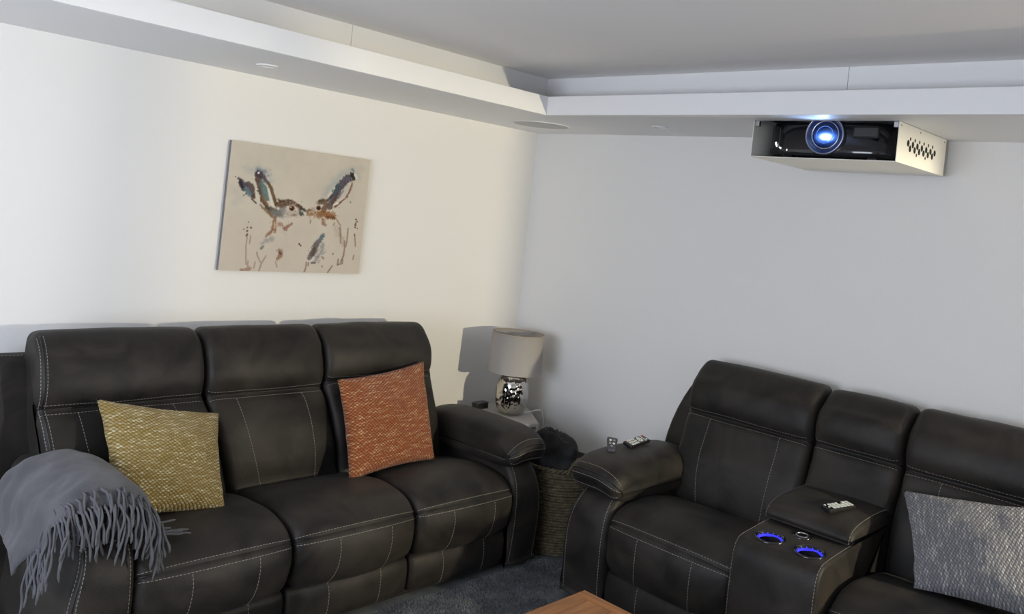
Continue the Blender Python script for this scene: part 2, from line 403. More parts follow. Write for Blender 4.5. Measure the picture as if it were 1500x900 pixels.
def arm_module(root, s0, s1, side, seed):
    """side = -1 arm at the left end, +1 at the right end (seen from the front)"""
    W = s1-s0; cx = (s0+s1)/2
    def shape(p, u):
        # the outer face leans in towards the top, the front panel bellies a little
        p = np.array(p); k = min(max((p[2]-.30)/.24, 0), 1); k = k*k*(3-2*k)
        if u*side > 0: p[0] -= side*.050*k*min(1, u*side)
        else: p[0] += side*.0*k
        return p
    pr = [(.12, .035, 0), (.12, .40, 0), (.20, .505, 0), (.45, .525, 0), (.70, .525, 0), (.84, .522, .002), (.91, .50, .005), (.955, .44, .010), (.972, .36, .014), (.976, .26, .014),
          (.972, .14, .010), (.965, .055, .004), (.94, .032, 0), (.5, .03, 0)]
    a = Roll(pr, s0, s1, r=.026, nu=10, seed=seed, wr=.0018, shape=shape)
    b = obj('arm', a.mesh('arm'), 'suede', root)
    o = .80*side
    stitch_obj([a.line((o, 5.0), (o, 11.4)), a.line((.97*side, 5.0), (.97*side, 11.4)), a.line((-o, 5.2), (-o, 11.4))], b)
    pipe_obj([a.line((.89*side, 5.0), (.89*side, 11.6), off=.0005)], b, .0035)
    def pshape(p, u):
        p = np.array(p); x = u*side
        p[2] -= .030*max(0, -x)**2*(1 if p[2] > .5 else 1.3) + .006*max(0, x)**2
        # seen from the side the pad drops off to its back end
        return p
    pr = [(.30, .52, 0), (.285, .58, .0), (.32, .628, .006), (.44, .645, .012), (.60, .650, .014), (.76, .650, .014), (.88, .642, .014), (.955, .615, .014), (.985, .578, .010),
          (.980, .548, .006), (.965, .525, .004), (.90, .502, 0), (.70, .495, 0), (.45, .495, 0)]
    pad = Roll(pr, s0-(.035 if side > 0 else .004), s1+(.004 if side > 0 else .035), r=.045, nu=12, nr=7, seed=seed+9, shape=pshape, wr=.003)
    b = obj('arm_pad', pad.mesh('arm_pad'), 'suede', root)
    stitch_obj([pad.line((-.98, 7.1), (.98, 7.1)), pad.line((-.98, 8.1), (.98, 8.1)), pad.line((-.98, 9.6), (.98, 9.6))], b)
    pipe_obj([pad.line((-.985, 7.6), (.985, 7.6), off=.0004)], b, .0032)

def shell(root, s0, s1, seed, taper=0):
    pr = [(.11, .05, 0), (.11, .60, 0), (.105, .90, 0), (.115, .955, .0), (.15, .972, .0), (.19, .955, 0), (.215, .90, 0), (.26, .60, 0), (.30, .36, 0), (.30, .05, 0)]
    def shp(p, u):
        p = np.array(p); k = max(0, (p[2]-.55)/.42); p[0] -= math.copysign(taper*k*k*abs(u)**6, u); return p
    r = Roll(pr, s0, s1, r=.03, nu=16, seed=seed, wr=.001, shape=shp)
    b = obj('back_shell', r.mesh('back_shell'), 'suede', root)
    stitch_obj([r.line((-.985, 4.6), (.985, 4.6), k=120)], b)

def rounded_plinth(root, s0, s1):
    box('plinth', s0, s1, -.90, -.14, .004, .06, 'suede_dark', root, bev=.01)

# three-seater along the left wall: local x = width from its left end
LX = -2.905
t = thing('recliner_sofa', 'dark charcoal three-seat recliner sofa with the hare canvas above it', 'sofa', (LX, 0, 0))
rounded_plinth(t, .03, 2.14); shell(t, -.07, 1.90, 1)
arm_module(t, 0, .205, -1, 11); arm_module(t, 1.965, 2.165, 1, 12)
BE = ((.040, .684, .105, .780), (.687, 1.264, .785, 1.320), (1.267, 1.915, 1.325, 1.950))
for k, (a, b_) in enumerate(((.20, .79), (.79, 1.383), (1.383, 1.967))): seat_module(t, a, b_, 30+k, (.80, .80, .825)[k], be=BE[k], edge=k == 0)
sofa_l = t

# two-seater with console along the right wall, turned a quarter
RY, RD = -1.262, .08
t = thing('recliner_loveseat', 'dark charcoal two-seat recliner with cupholder console against the grey wall', 'sofa', (RD, RY, 0), -math.pi/2)
rounded_plinth(t, .03, 2.08); shell(t, .0, 2.10, 2, .13)
arm_module(t, 0, .235, -1, 15); arm_module(t, 1.87, 2.105, 1, 16)
seat_module(t, .228, .848, 50, .832, .022, be=(.188, .822, .20, .835)); seat_module(t, 1.198, 1.872, 52, .832, .022, be=(1.206, 1.90, 1.206, 1.875))
seat_module(t, .825, 1.203, 55, .838, seams=False, back_only=True)
sofa_r = t
# console body, hollowed for the two cups
CS0, CS1 = .852, 1.192
pr = [(.40, .04, 0), (.40, .58, 0), (.47, .600, 0), (.62, .597, 0), (.80, .590, 0), (.965, .577, 0), (1.010, .562, .002), (1.034, .525, .004), (1.042, .45, .006), (1.044, .30, .006), (1.040, .12, .004), (1.025, .045, 0), (.7, .035, 0)]
cons = Roll(pr, CS0, CS1, r=.016, nu=14, seed=60, wr=.001)
cb = obj('console', cons.mesh('console'), 'suede', t)
CUPS = [(.952, .935), (1.108, .935)]        # (s, d)
BTN = (1.024, .823)
cut = bmesh.new()
TILT = math.atan2(.012, .14)
for s, d in CUPS:
    bmesh.ops.create_cone(cut, cap_ends=True, segments=40, radius1=.0455, radius2=.0455, depth=.16, matrix=Matrix.Translation((s, -d, .572)))
cm = from_bm('cut', cut); co = bpy.data.objects.new('cut', cm); C.objects.link(co); co.parent = t
md = cb.modifiers.new('b', 'BOOLEAN'); md.operation = 'DIFFERENCE'; md.object = co; md.solver = 'EXACT'
bpy.context.view_layer.update()
dg = bpy.context.evaluated_depsgraph_get()
nm = bpy.data.meshes.new_from_object(cb.evaluated_get(dg)); cb.modifiers.clear(); cb.data = nm
bpy.data.objects.remove(co)
stitch_obj([cons.line((-.94, 3.2), (-.94, 10.8), k=90), cons.line((.94, 3.2), (.94, 10.8), k=90)], cb)
for s, d in CUPS:
    z = .5822
    h = bpy.data.objects.new('cup_holder', None); C.objects.link(h); h.parent = t; h.location = (s, -d, z); h.rotation_euler.x = TILT
    h.empty_display_size = .05
    lathe('rim', [(.0452, -.012), (.0475, .0005), (.0530, .0028), (.0565, .0016), (.0575, -.002)], 'gloss_black', h, 48)
    lathe('well', [(.0450, -.010), (.0446, -.022), (.0435, -.055), (.043, -.078), (.0001, -.078)], 'gloss_black', h, 48)
    lathe('light_ring', [(.0447, -.008), (.0443, -.0175)], 'blue_dim', h, 48)
    bm = bmesh.new()
    for k in range(14):
        a = 2*math.pi*k/14
        bmesh.ops.create_icosphere(bm, subdivisions=1, radius=.0019, matrix=Matrix.Translation((.0450*math.cos(a), .0450*math.sin(a), -.0045)))
    l = obj('reflection_dots', from_bm('reflection_dots', bm), 'blue_reflection', h)  # glowing dots stand in for reflections of the light ring
zb = .5905
h = bpy.data.objects.new('control_button', None); C.objects.link(h); h.parent = t; h.location = (BTN[0], -BTN[1], zb); h.rotation_euler.x = TILT
h.empty_display_size = .05
lathe('bezel', [(.036, -.004), (.036, .0015), (.033, .003), (.0255, .003), (.0235, .0012)], 'gloss_black', h, 40)
lathe('ring', [(.0240, .001), (.0240, .0032), (.0195, .0036), (.0190, .001)], 'satin_metal', h, 40)
lathe('cap', [(.0192, .0012), (.012, .0016), (.0001, .0018)], 'gloss_black', h, 40)
# padded lid of the console
pr = [(.36, .592, 0), (.36, .65, 0), (.42, .672, .006), (.55, .676, .010), (.68, .668, .010), (.755, .650, .008), (.785, .625, .004), (.785, .606, 0), (.76, .594, 0), (.55, .594, 0)]
lid = Roll(pr, CS0-.012, CS1+.006, r=.024, nu=14, seed=63, wr=.002)
lb = obj('console_lid', lid.mesh('console_lid'), 'suede', t)
stitch_obj([lid.line((.93, 2.0), (.93, 7.4)), lid.line((-.93, 2.0), (-.93, 7.4))], lb)

# ------------------------------------------------------------------ cushions
def pillow(name, corners, thick, m, label, n=34, seed=0, bow=.07):
    """corners TL, TR, BR, BL in world; real stuffed cushion of that outline"""
    TL, TR, BR, BL = [Vector(c) for c in corners]
    cen = (TL+TR+BR+BL)/4
    nrm = (TR-TL).cross(BL-TL).normalized()
    if nrm.dot(CAM-cen) < 0: nrm = -nrm
    wdt = (TR-TL).length; hgt = (BL-TL).length
    v, f, uvs = [], [], []
    for side in (1, -1):
        for i in range(n+1):
            for j in range(n+1):
                u = -1+2*i/n; w_ = -1+2*j/n
                uu = u*(1-bow*(1-w_*w_)); ww = w_*(1-bow*(1-u*u))
                a = TL.lerp(TR, (uu+1)/2); b = BL.lerp(BR, (uu+1)/2); p = b.lerp(a, (ww+1)/2)
                e = max(0, (1-u**2)*(1-w_**2)); h = thick*.5*(e**.42)
                q = Vector((u*1.7+seed, w_*1.7, side*2))
                h += e**.5*.018*noise.noise(q)+e**.3*.006*noise.noise(q*3.3)
                p = p+nrm*(side*max(h, 0))+ (TR-TL).normalized()*.004*noise.noise(Vector((w_*4, seed, 0)))*abs(u)**3
                v.append(p-cen); uvs.append((u*wdt/2, w_*hgt/2))
    st = n+1
    for sd in (0, 1):
        o = sd*st*st
        for i in range(n):
            for j in range(n):
                q = (o+i*st+j, o+(i+1)*st+j, o+(i+1)*st+j+1, o+i*st+j+1); f.append(q if sd == 0 else q[::-1])
    me = mesh(name, v, f)
    ul = me.uv_layers.new(name='UVMap')
    for lp in me.loops: ul.data[lp.index].uv = uvs[lp.vertex_index]
    bm = bmesh.new(); bm.from_mesh(me); bmesh.ops.remove_doubles(bm, verts=bm.verts, dist=.0005); bmesh.ops.recalc_face_normals(bm, faces=bm.faces); bm.to_mesh(me); bm.free()
    o = obj(name, me, m); o.location = cen
    # seam cord round the edge
    tag(o, label, 'cushion', None)
    return o
def plane_pts(pxs, p0, n): return [on_plane(x, y, p0, Vector(n)) for x, y in pxs]
# planes lean against the backs: normal faces forward and up
def lean_n(front, bottom, top):
    """front = unit vector towards the room; bottom/top = (d, z) pairs"""
    dd, dz_ = top[0]-bottom[0], top[1]-bottom[1]
    up = front*dd+Vector((0, 0, dz_)); side = Vector((0, 0, 1)).cross(front)
    return side.cross(up).normalized()
FL = Vector((0, -1, 0)); FR = Vector((-1, 0, 0))
n_ = lean_n(FL, (.72, .47), (.425, .87))
pillow('cushion', plane_pts([(141, 584), (321, 605), (331, 750), (166, 762)], (-2.45, -.72, .47), n_), .15, 'mustard', 'mustard yellow woven cushion beside the grey throw blanket', seed=1)
n_ = lean_n(FL, (.655, .46), (.425, .90))
pillow('cushion', plane_pts([(494, 556), (621, 529), (637, 673), (511, 706)], (-1.3, -.655, .46), n_), .14, 'orange', 'burnt orange woven cushion next to the arm by the lamp', seed=2)
n_ = lean_n(FR, (.625, .48), (.355, .80))
pillow('cushion', plane_pts([(1322, 718), (1532, 746), (1560, 925), (1338, 862)], (-.625, -2.7, .48), n_), .15, 'greyweave', 'grey woven cushion on the seat beside the console', seed=3)

# ------------------------------------------------------------------ throw blanket over the left arm
t = thing('throw_blanket', 'blue-grey wool throw with long fringe draped over the sofa arm', 'blanket', (-2.82, -.72, .66))
org = Vector((-2.82, -.72, .66))
# cross-section of the arm pad, from the inner side over the top to the outer hang: (x, z)
cs = catmull([(-2.655, .515), (-2.650, .575), (-2.675, .640), (-2.74, .688), (-2.82, .705), (-2.90, .690), (-2.955, .640), (-2.978, .575), (-2.992, .52), (-3.004, .455)], 7, closed=False)
na = len(cs); nb = 40
def blanket_pt(a, b):
    """a 0..1 across (inner to outer), b 0..1 from rear to front edge"""
    x, z = [np.interp(a*(na-1), range(na), cs[:, k]) for k in (0, 1)]
    d0 = .47+.10*max(0, a-.6); d1 = .955+.045*math.sin(math.pi*min(1, a/.75))-.16*max(0, a-.62)/.38-.10*max(0, .16-a)/.16
    d = d0+(d1-d0)*b
    rear = max(0, 1-b/.16); z -= .055*rear**2*math.sin(math.pi*min(1, a*1.3))
    front = max(0, (b-.80)/.20); z -= .055*front**2
    q = Vector((x*8, d*9, z*5))
    k = noise.noise(q)*.014+noise.noise(q*2.6)*.006
    fold = .012*math.sin(a*17+b*3.5)*(.3+.7*max(0, a-.5)*2)
    z += k+abs(fold)*.5; x -= (k+fold)*(.3 if a < .55 else .9)
    return Vector((x, -d, z))
v, f = [], []
for i in range(61):
    for j in range(nb+1): v.append(blanket_pt(i/60, j/nb)-org)
for i in range(60):
    for j in range(nb): q = i*(nb+1)+j; f.append((q, q+nb+1, q+nb+2, q+1))
cl = obj('cloth', mesh('cloth', v, f), 'wool', t)
sd = cl.modifiers.new('thickness', 'SOLIDIFY'); sd.thickness = .009; sd.offset = 0
rr = random.Random(11)
def strand(p0, length, kind):
    pts = [Vector(p0)]; n = 11
    wob = rr.uniform(0, 6); sw = rr.uniform(-.035, .035)
    for k in range(1, n+1):
        x = k/n; p = Vector(p0); s = x*length
        if kind == 'front':        # falls over the front of the pad
            p.y -= min(.052, s*.8); p.z -= max(0, s-.030)*1.05+.004*min(1, s/.03)
            p.x += sw*x
        elif kind == 'outer':
            p.x -= .012*x; p.z -= s; p.y += sw*x-.02*x
        else:                        # inner: down the pad side and out onto the seat
            drop = min(s, .10); run = max(0, s-.10)
            p.z -= drop; p.x += .022*min(1, s/.05)+run*.95; p.y -= run*.18*(1 if sw > 0 else -.3)+.02*x
            p.z = max(p.z, .482)
        p.x += .0032*math.sin(wob+k*.9); p.y += .0025*math.cos(wob*1.3+k*.8)
        if kind == 'inner': p.z += .004*math.sin(k*2+wob)**2
        pts.append(p)
    rad = [.0042]+[.0040+.0006*math.sin(k*2.3+wob) for k in range(1, n)]+[.0018]
    bm = bmesh.new(); tube(bm, [p-org for p in pts], rad, 6)
    return obj('fringe_strand', from_bm('fringe_strand', bm), 'wool_strand', t)
for k in range(50):
    a = .10+.78*k/49; p = blanket_pt(a, .99)
    strand(p+Vector((0, -.002, .002)), rr.uniform(.11, .19), 'front' if a < .66 else 'outer')
for k in range(26):
    a = .14+.62*k/25+rr.uniform(-.01, .01); p = blanket_pt(a, .93+rr.uniform(-.02, .03))
    strand(p+Vector((0, -.004, .008)), rr.uniform(.13, .20), 'front' if a < .66 else 'outer')
for k in range(7):
    p = blanket_pt(.04+.02*k, .99-.05*k); strand(p, rr.uniform(.16, .24), 'inner')

# ------------------------------------------------------------------ canvas with two hares
def canvas():
    wd, hg = .778, .597; x0 = -2.044; zc = (1.883+1.2875)/2; TK = .022
    t = thing('canvas_picture', 'frameless canvas of two watercolour hares touching noses on the cream wall', 'picture', (x0+wd/2, 0, zc))
    box('stretcher', -wd/2, wd/2, -TK, -.002, -hg/2, hg/2, mat('canvas_edge', (.17, .165, .17), .9), t, bev=.0015)
    NX, NY = 420, 320
    U, V = np.meshgrid(np.linspace(0, 1, NX), np.linspace(0, 1, NY), indexing='ij')   # V up
    # where each spot of the print lies in the photograph (brush strokes below are given in those units)
    Hs = np.array([[0, 1, 341, 205.5], [1, 1, 544, 235.5], [1, 0, 526, 401], [0, 0, 320.5, 396]], float); A_ = []; B_ = []
    for u, v, px, py in Hs:
        A_ += [[u, v, 1, 0, 0, 0, -px*u, -px*v], [0, 0, 0, u, v, 1, -py*u, -py*v]]; B_ += [px, py]
    h_ = np.linalg.solve(np.array(A_), np.array(B_)); den = h_[6]*U+h_[7]*V+1
    PX, PY = (h_[0]*U+h_[1]*V+h_[2])/den, (h_[3]*U+h_[4]*V+h_[5])/den
    rs = np.random.RandomState(5)
    def sn(nx, ny):
        g = rs.rand(nx+2, ny+2); gx = U*nx; gy = V*ny; i = np.clip(gx.astype(int), 0, nx-1); j = np.clip(gy.astype(int), 0, ny-1); fx = gx-i; fy = gy-j
        fx = fx*fx*(3-2*fx); fy = fy*fy*(3-2*fy)
        return g[i, j]*(1-fx)*(1-fy)+g[i+1, j]*fx*(1-fy)+g[i, j+1]*(1-fx)*fy+g[i+1, j+1]*fx*fy
    n1, n2, n3, n4 = sn(7, 6), sn(26, 20), sn(80, 62), sn(160, 124)
    col = np.ones((NX, NY, 3))*np.array([.545, .495, .42])
    col *= (.94+.08*n1+.05*n2+.03*n4)[:, :, None]
    pk = (np.clip((.62-V)*1.3, 0, .6)*.5)[:, :, None]; col = col*(1-pk)+np.array([.55, .47, .415])*pk
    def S(pts, c, alpha=.9, soft=1.2, rough=1.0, o=(0, 0)):
        nonlocal col
        D = np.full(U.shape, 999.)
        P = [(o[0]+p[0]/10, o[1]+p[1]/10, p[2]/10) for p in pts]
        if len(P) == 1: P = [P[0], (P[0][0]+.01, P[0][1], P[0][2])]
        for a, b in zip(P[:-1], P[1:]):
            dx, dy = b[0]-a[0], b[1]-a[1]; L = dx*dx+dy*dy+1e-9
            tt = np.clip(((PX-a[0])*dx+(PY-a[1])*dy)/L, 0, 1)
            D = np.minimum(D, np.hypot(PX-a[0]-tt*dx, PY-a[1]-tt*dy)-(a[2]+(b[2]-a[2])*tt))
        k_ = min(1, max(p[2] for p in P)/3.2)
        D = D-.55+rough*k_*((n3-.5)*2.4+(n4-.5)*2.0+(n2-.5)*1.2); alpha = min(1, alpha*1.12)
        A = alpha*np.clip(.5-D/(2*soft), 0, 1)*(.80+.20*n4)
        col = col*(1-A[:, :, None])+np.array(c)*A[:, :, None]
    NAVY, PLUM, TEAL, BR, RUST, DK, WH, GRY, OCH = (.03, .026, .05), (.085, .06, .085), (.11, .20, .21), (.13, .065, .03), (.27, .10, .04), (.035, .022, .02), (.66, .62, .56), (.24, .235, .24), (.23, .14, .05)
    a = (335, 230)
    # left hare, ears: bluish washes first
    S([(240, 160, 25), (330, 200, 30), (450, 190, 45), (560, 230, 40), (640, 350, 20)], (.33, .37, .40), .55, 4, 1.4, a)
    S([(100, 480, 40), (200, 590, 30), (90, 680, 30)], (.42, .41, .37), .45, 5, 1.4, a)
    S([(440, 190, 18), (540, 220, 14)], (.13, .20, .27), .7, 2, 1.2, a)
    S([(150, 310, 12), (190, 350, 28), (230, 420, 50), (300, 440, 70), (350, 500, 60), (375, 570, 32)], PLUM, .88, 1.2, .9, a)
    S([(180, 360, 22), (200, 430, 24), (235, 490, 16)], NAVY, .85, 1, .8, a); S([(260, 480, 25), (320, 550, 26)], (.15, .23, .25), .8, 1.2, 1, a)
    S([(350, 420, 22), (385, 480, 20)], (.17, .11, .10), .6, 1.5, 1, a); S([(380, 570, 18), (385, 610, 12)], BR, .8, 1, .8, a)
    S([(350, 620, 4), (415, 680, 6)], DK, .9, .6, .5, a); S([(270, 540, 9)], (.05, .12, .17), .9, .8, .6, a); S([(232, 563, 7)], (.06, .16, .15), .8, .7, .5, a)
    S([(148, 350, 8)], WH, .9, .6, .5, a); S([(112, 292, 4)], DK, .8, .6, .4, a)
    S([(415, 460, 14), (430, 560, 24), (460, 670, 14)], (.60, .56, .46), .85, 1, .7, a)
    S([(440, 250, 45), (450, 330, 50), (465, 430, 34), (480, 530, 26), (520, 640, 28), (580, 740, 28)], (.10, .055, .045), .9, 1, .9, a)
    S([(420, 250, 28), (470, 260, 40), (530, 320, 24), (590, 390, 20)], PLUM, .92, 1, .9, a); S([(590, 380, 20), (640, 470, 22), (670, 580, 22), (700, 690, 24)], (.15, .085, .03), .9, 1, .9, a)
    S([(500, 390, 25), (530, 470, 46), (555, 560, 42), (590, 630, 20)], (.115, .205, .205), .97, 1, .7, a); S([(500, 340, 12), (560, 390, 10)], (.20, .25, .26), .7, 1, .9, a)
    S([(595, 480, 7), (620, 580, 13), (660, 720, 20)], WH, .9, .8, .6, a); S([(500, 560, 8), (540, 640, 14), (590, 710, 10)], (.34, .17, .06), .7, 1, .8, a)
    S([(452, 238, 9)], (.8, .8, .82), 1, .6, .4, a); S([(388, 305, 7)], WH, .9, .6, .5, a); S([(592, 280, 6)], (.12, .18, .20), .7, .6, .4, a)
    S([(480, 710, 10), (560, 790, 12), (640, 860, 16)], OCH, .8, 1.2, 1, a); S([(600, 760, 34), (680, 800, 46), (740, 830, 40)], (.12, .10, .075), .85, 1.4, 1, a)
    # head of the left hare
    S([(740, 700, 40), (820, 690, 48), (900, 680, 38), (980, 700, 24), (1060, 745, 14)], BR, .82, 1.4, 1.2, a); S([(760, 650, 16), (850, 640, 14), (950, 650, 12), (1040, 720, 9)], (.09, .035, .02), .75, 1, 1.1, a)
    S([(760, 790, 34), (830, 780, 26)], (.20, .22, .22), .75, 1.8, 1.2, a); S([(880, 830, 50), (980, 820, 40), (1050, 830, 30)], (.42, .37, .32), .75, 2, 1.3, a)
    S([(960, 860, 14), (1000, 850, 12)], (.30, .16, .12), .6, 1.2, 1.3, a); S([(1080, 840, 18), (1060, 780, 10)], (.10, .10, .10), .8, 1.2, 1.2, a); S([(990, 690, 9)], (.52, .33, .28), .7, .8, .6, a)
    S([(738, 765, 8)], WH, .8, .7, .5, a); S([(770, 660, 10), (740, 620, 7)], (.12, .05, .025), .7, .8, .8, a)
    S([(938, 757, 50)], (.60, .52, .42), .95, .8, .4, a); S([(938, 757, 38)], (.20, .06, .02), 1, .6, .2, a); S([(938, 760, 22)], (.03, .012, .008), 1, .5, .1, a); S([(925, 742, 5)], (.6, .5, .45), .9, .4, 0, a)
    b = (440, 230)
    # right hare, ear and head
    S([(360, 580, 20), (430, 470, 40), (540, 350, 40), (640, 250, 35), (780, 190, 25)], (.31, .36, .38), .55, 4, 1.3, b); S([(830, 260, 30), (860, 320, 20)], (.32, .38, .38), .5, 3, 1.2, b); S([(900, 180, 30)], (.42, .40, .38), .5, 4, 1, b)
    S([(760, 290, 36), (700, 330, 52), (640, 390, 55), (580, 460, 48), (530, 550, 45), (480, 650, 40), (440, 730, 40)], (.07, .062, .10), .9, 1.2, .9, b)
    S([(770, 270, 30), (790, 320, 24)], DK, .95, .9, .9, b); S([(790, 215, 8), (770, 190, 8)], (.16, .24, .26), .8, 1, 1, b)
    S([(650, 340, 18), (720, 330, 14)], (.15, .14, .20), .7, 1, 1.2, b); S([(560, 430, 22), (510, 520, 18)], (.06, .13, .14), .85, 1, .9, b); S([(560, 560, 14), (510, 640, 18), (470, 700, 14)], (.13, .065, .05), .75, 1, 1, b)
    S([(700, 450, 26), (640, 540, 22), (590, 600, 8)], (.50, .46, .41), .85, 1, .8, b); S([(640, 500, 8), (560, 610, 10)], (.16, .16, .22), .8, .9, .9, b); S([(460, 520, 7), (420, 590, 8)], WH, .7, .8, .6, b); S([(510, 465, 7)], (.60, .66, .66), .8, .7, .5, b)
    S([(770, 400, 7), (740, 490, 8), (690, 590, 9), (610, 660, 12), (520, 730, 14)], (.20, .075, .03), .85, .8, .9, b); S([(500, 710, 5), (560, 680, 9)], (.72, .68, .62), .9, .6, .4, b); S([(580, 650, 5), (660, 600, 5)], WH, .6, .7, .5, b)
    S([(815, 270, 14), (835, 320, 8)], WH, .85, .8, .7, b); S([(745, 668, 5)], DK, .7, .5, .3, b)
    S([(480, 560, 8), (410, 640, 14)], (.06, .05, .04), .8, .9, .9, b)
    S([(300, 670, 34), (370, 660, 36), (400, 720, 50), (350, 790, 44)], (.15, .085, .045), .82, 1.4, 1.2, b); S([(290, 650, 16), (350, 630, 14)], (.09, .06, .03), .7, 1, 1.1, b); S([(440, 700, 28), (430, 760, 22)], (.21, .16, .14), .7, 1.4, 1, b)
    S([(180, 790, 40), (240, 830, 36)], (.40, .29, .21), .75, 1.6, 1.4, b); S([(150, 780, 16), (110, 810, 14)], (.22, .12, .07), .75, 1.2, 1.3, b); S([(290, 820, 40), (400, 840, 46), (480, 870, 34)], (.33, .15, .055), .8, 1.6, 1.6, b)
    S([(78, 790, 12), (30, 750, 12), (70, 770, 8)], DK, .85, .9, .9, b); S([(20, 830, 16)], (.12, .12, .12), .7, 1.2, 1, b); S([(85, 830, 10)], WH, .7, .8, .6, b)
    S([(280, 752, 42)], (.58, .48, .36), .9, .9, .5, b); S([(280, 752, 30)], (.14, .07, .015), 1, .6, .2, b); S([(280, 755, 17)], (.02, .012, .008), 1, .5, .1, b)
    c = (335, 310)
    # body of the left hare
    S([(600, 10, 12), (650, 80, 16)], OCH, .7, 1.2, 1, c); S([(700, 30, 50), (790, 60, 40)], (.22, .22, .22), .7, 2, 1.2, c)
    S([(690, 100, 18), (680, 180, 22), (650, 270, 18), (600, 330, 14), (560, 370, 10)], (.27, .13, .055), .8, 1.2, 1.1, c); S([(690, 220, 14), (690, 300, 14)], RUST, .75, 1, 1.1, c); S([(760, 190, 22), (790, 180, 14)], (.35, .19, .12), .7, 1.3, 1.3, c)
    S([(690, 170, 8), (685, 240, 8)], (.60, .48, .30), .7, .8, .6, c)
    S([(840, 250, 30), (890, 210, 14), (935, 180, 9)], (.28, .10, .05), .75, 1.2, 1.3, c); S([(640, 400, 36), (560, 430, 28), (500, 460, 22)], (.29, .28, .27), .65, 2.2, 1.3, c); S([(490, 540, 14), (520, 510, 8)], (.13, .17, .12), .75, 1, 1, c)
    S([(770, 570, 22), (765, 640, 26), (735, 690, 20)], (.29, .12, .065), .75, 1.2, 1.5, c); S([(770, 620, 9), (750, 590, 7)], (.12, .04, .03), .7, .8, 1, c)
    for x, y, r_ in ((305, 155, 4), (287, 235, 5), (340, 238, 9), (283, 285, 10), (285, 335, 9), (272, 355, 7), (235, 260, 4), (1047, 478, 7), (1068, 500, 6)): S([(x, y, r_)], (.10, .035, .025), .85, .5, .3, c)
    for p in ([(285, 370, 4), (265, 500, 5), (265, 770, 5)], [(335, 350, 4), (318, 470, 5)], [(425, 600, 7), (435, 650, 5), (475, 740, 4)], [(560, 650, 4), (490, 760, 5), (455, 870, 7)], [(400, 740, 4), (380, 830, 4)], [(295, 720, 4), (290, 800, 6)], [(700, 740, 4), (720, 810, 4)]): S(p, (.31, .21, .16), .7, .6, .4, c)
    S([(270, 850, 20), (310, 835, 26)], (.33, .17, .12), .7, 1, 1.2, c); S([(195, 855, 16), (225, 858, 12)], (.30, .15, .10), .75, .9, 1, c)
    d = (430, 310)
    # body of the right hare
    S([(230, 40, 22), (330, 50, 20), (440, 50, 34), (560, 60, 38), (640, 110, 14)], (.32, .15, .06), .75, 1.3, 1.7, d); S([(450, 120, 22), (440, 180, 14), (480, 200, 10)], (.28, .12, .055), .75, 1.1, 1.3, d); S([(500, 90, 14), (570, 80, 12), (620, 110, 8)], (.15, .055, .03), .7, .9, 1.2, d)
    S([(130, 40, 18), (150, 50, 10)], (.12, .12, .11), .75, 1, 1.2, d); S([(190, 40, 9)], WH, .7, .7, .5, d)
    S([(640, 250, 40), (660, 330, 40)], (.43, .35, .28), .6, 2.5, 1.2, d); S([(690, 240, 9), (700, 340, 9), (700, 460, 6)], (.25, .18, .11), .75, .9, .9, d); S([(660, 150, 6), (700, 210, 5)], (.28, .16, .10), .7, .8, .9, d); S([(600, 200, 8), (610, 170, 6)], (.30, .19, .13), .7, .9, .8, d)
    S([(740, 390, 18), (735, 500, 16)], (.38, .30, .22), .6, 1.8, 1, d)
    S([(450, 340, 10), (400, 410, 26), (340, 500, 38), (300, 600, 36), (235, 690, 20)], (.14, .12, .13), .88, 1.2, 1, d); S([(330, 540, 14), (290, 630, 16)], (.11, .07, .055), .7, 1.2, .9, d); S([(455, 335, 10), (400, 410, 18)], (.14, .22, .25), .8, 1.2, .9, d)
    S([(440, 500, 30), (400, 600, 30), (350, 690, 22), (290, 745, 14)], (.25, .26, .28), .7, 1.5, 1.3, d); S([(400, 555, 12), (380, 610, 10)], (.50, .47, .43), .7, 1, .8, d); S([(310, 690, 6), (285, 715, 8)], (.62, .58, .52), .85, .6, .5, d); S([(280, 750, 8), (330, 750, 6)], (.08, .08, .10), .8, .8, .8, d)
    S([(480, 590, 8), (440, 620, 10)], (.28, .28, .30), .6, 1.2, 1, d); S([(430, 665, 8), (450, 690, 8)], (.22, .16, .12), .7, .8, .8, d); S([(380, 740, 12), (400, 710, 8)], (.33, .26, .20), .65, 1, 1, d); S([(500, 530, 16), (560, 480, 14)], (.52, .50, .46), .5, 1.5, .9, d)
    for p in ([(810, 250, 4), (790, 440, 6), (775, 520, 4)], [(760, 430, 4), (755, 560, 6), (740, 650, 8), (700, 740, 6)], [(665, 700, 6), (655, 780, 7)], [(655, 775, 5), (725, 760, 5), (730, 700, 4)], [(200, 740, 5), (190, 830, 6), (165, 890, 7)], [(580, 790, 4), (510, 890, 6)], [(430, 800, 6), (432, 805, 6)], [(905, 330, 4), (915, 510, 4)], [(230, 750, 7), (225, 790, 6)], [(265, 130, 4), (255, 170, 4)], [(880, 700, 3), (890, 640, 3)]): S(p, (.26, .165, .115), .75, .6, .4, d)
    for x, y, r_ in ((925, 120, 8), (940, 150, 7), (915, 200, 11), (920, 175, 7), (912, 235, 8), (945, 250, 4), (900, 345, 5), (98, 475, 8), (118, 500, 7), (590, 620, 6)): S([(x, y, r_)], (.15, .055, .04), .85, .5, .3, d)
    rq = random.Random(21)
    def splat(n, cx, cy, sx, sy, c_, rmax=6, o=(0, 0)):
        for _ in range(n): S([(cx+rq.gauss(0, sx), cy+rq.gauss(0, sy), rq.uniform(-3, rmax-3))], c_, rq.uniform(.5, .9), .5, .3, o)
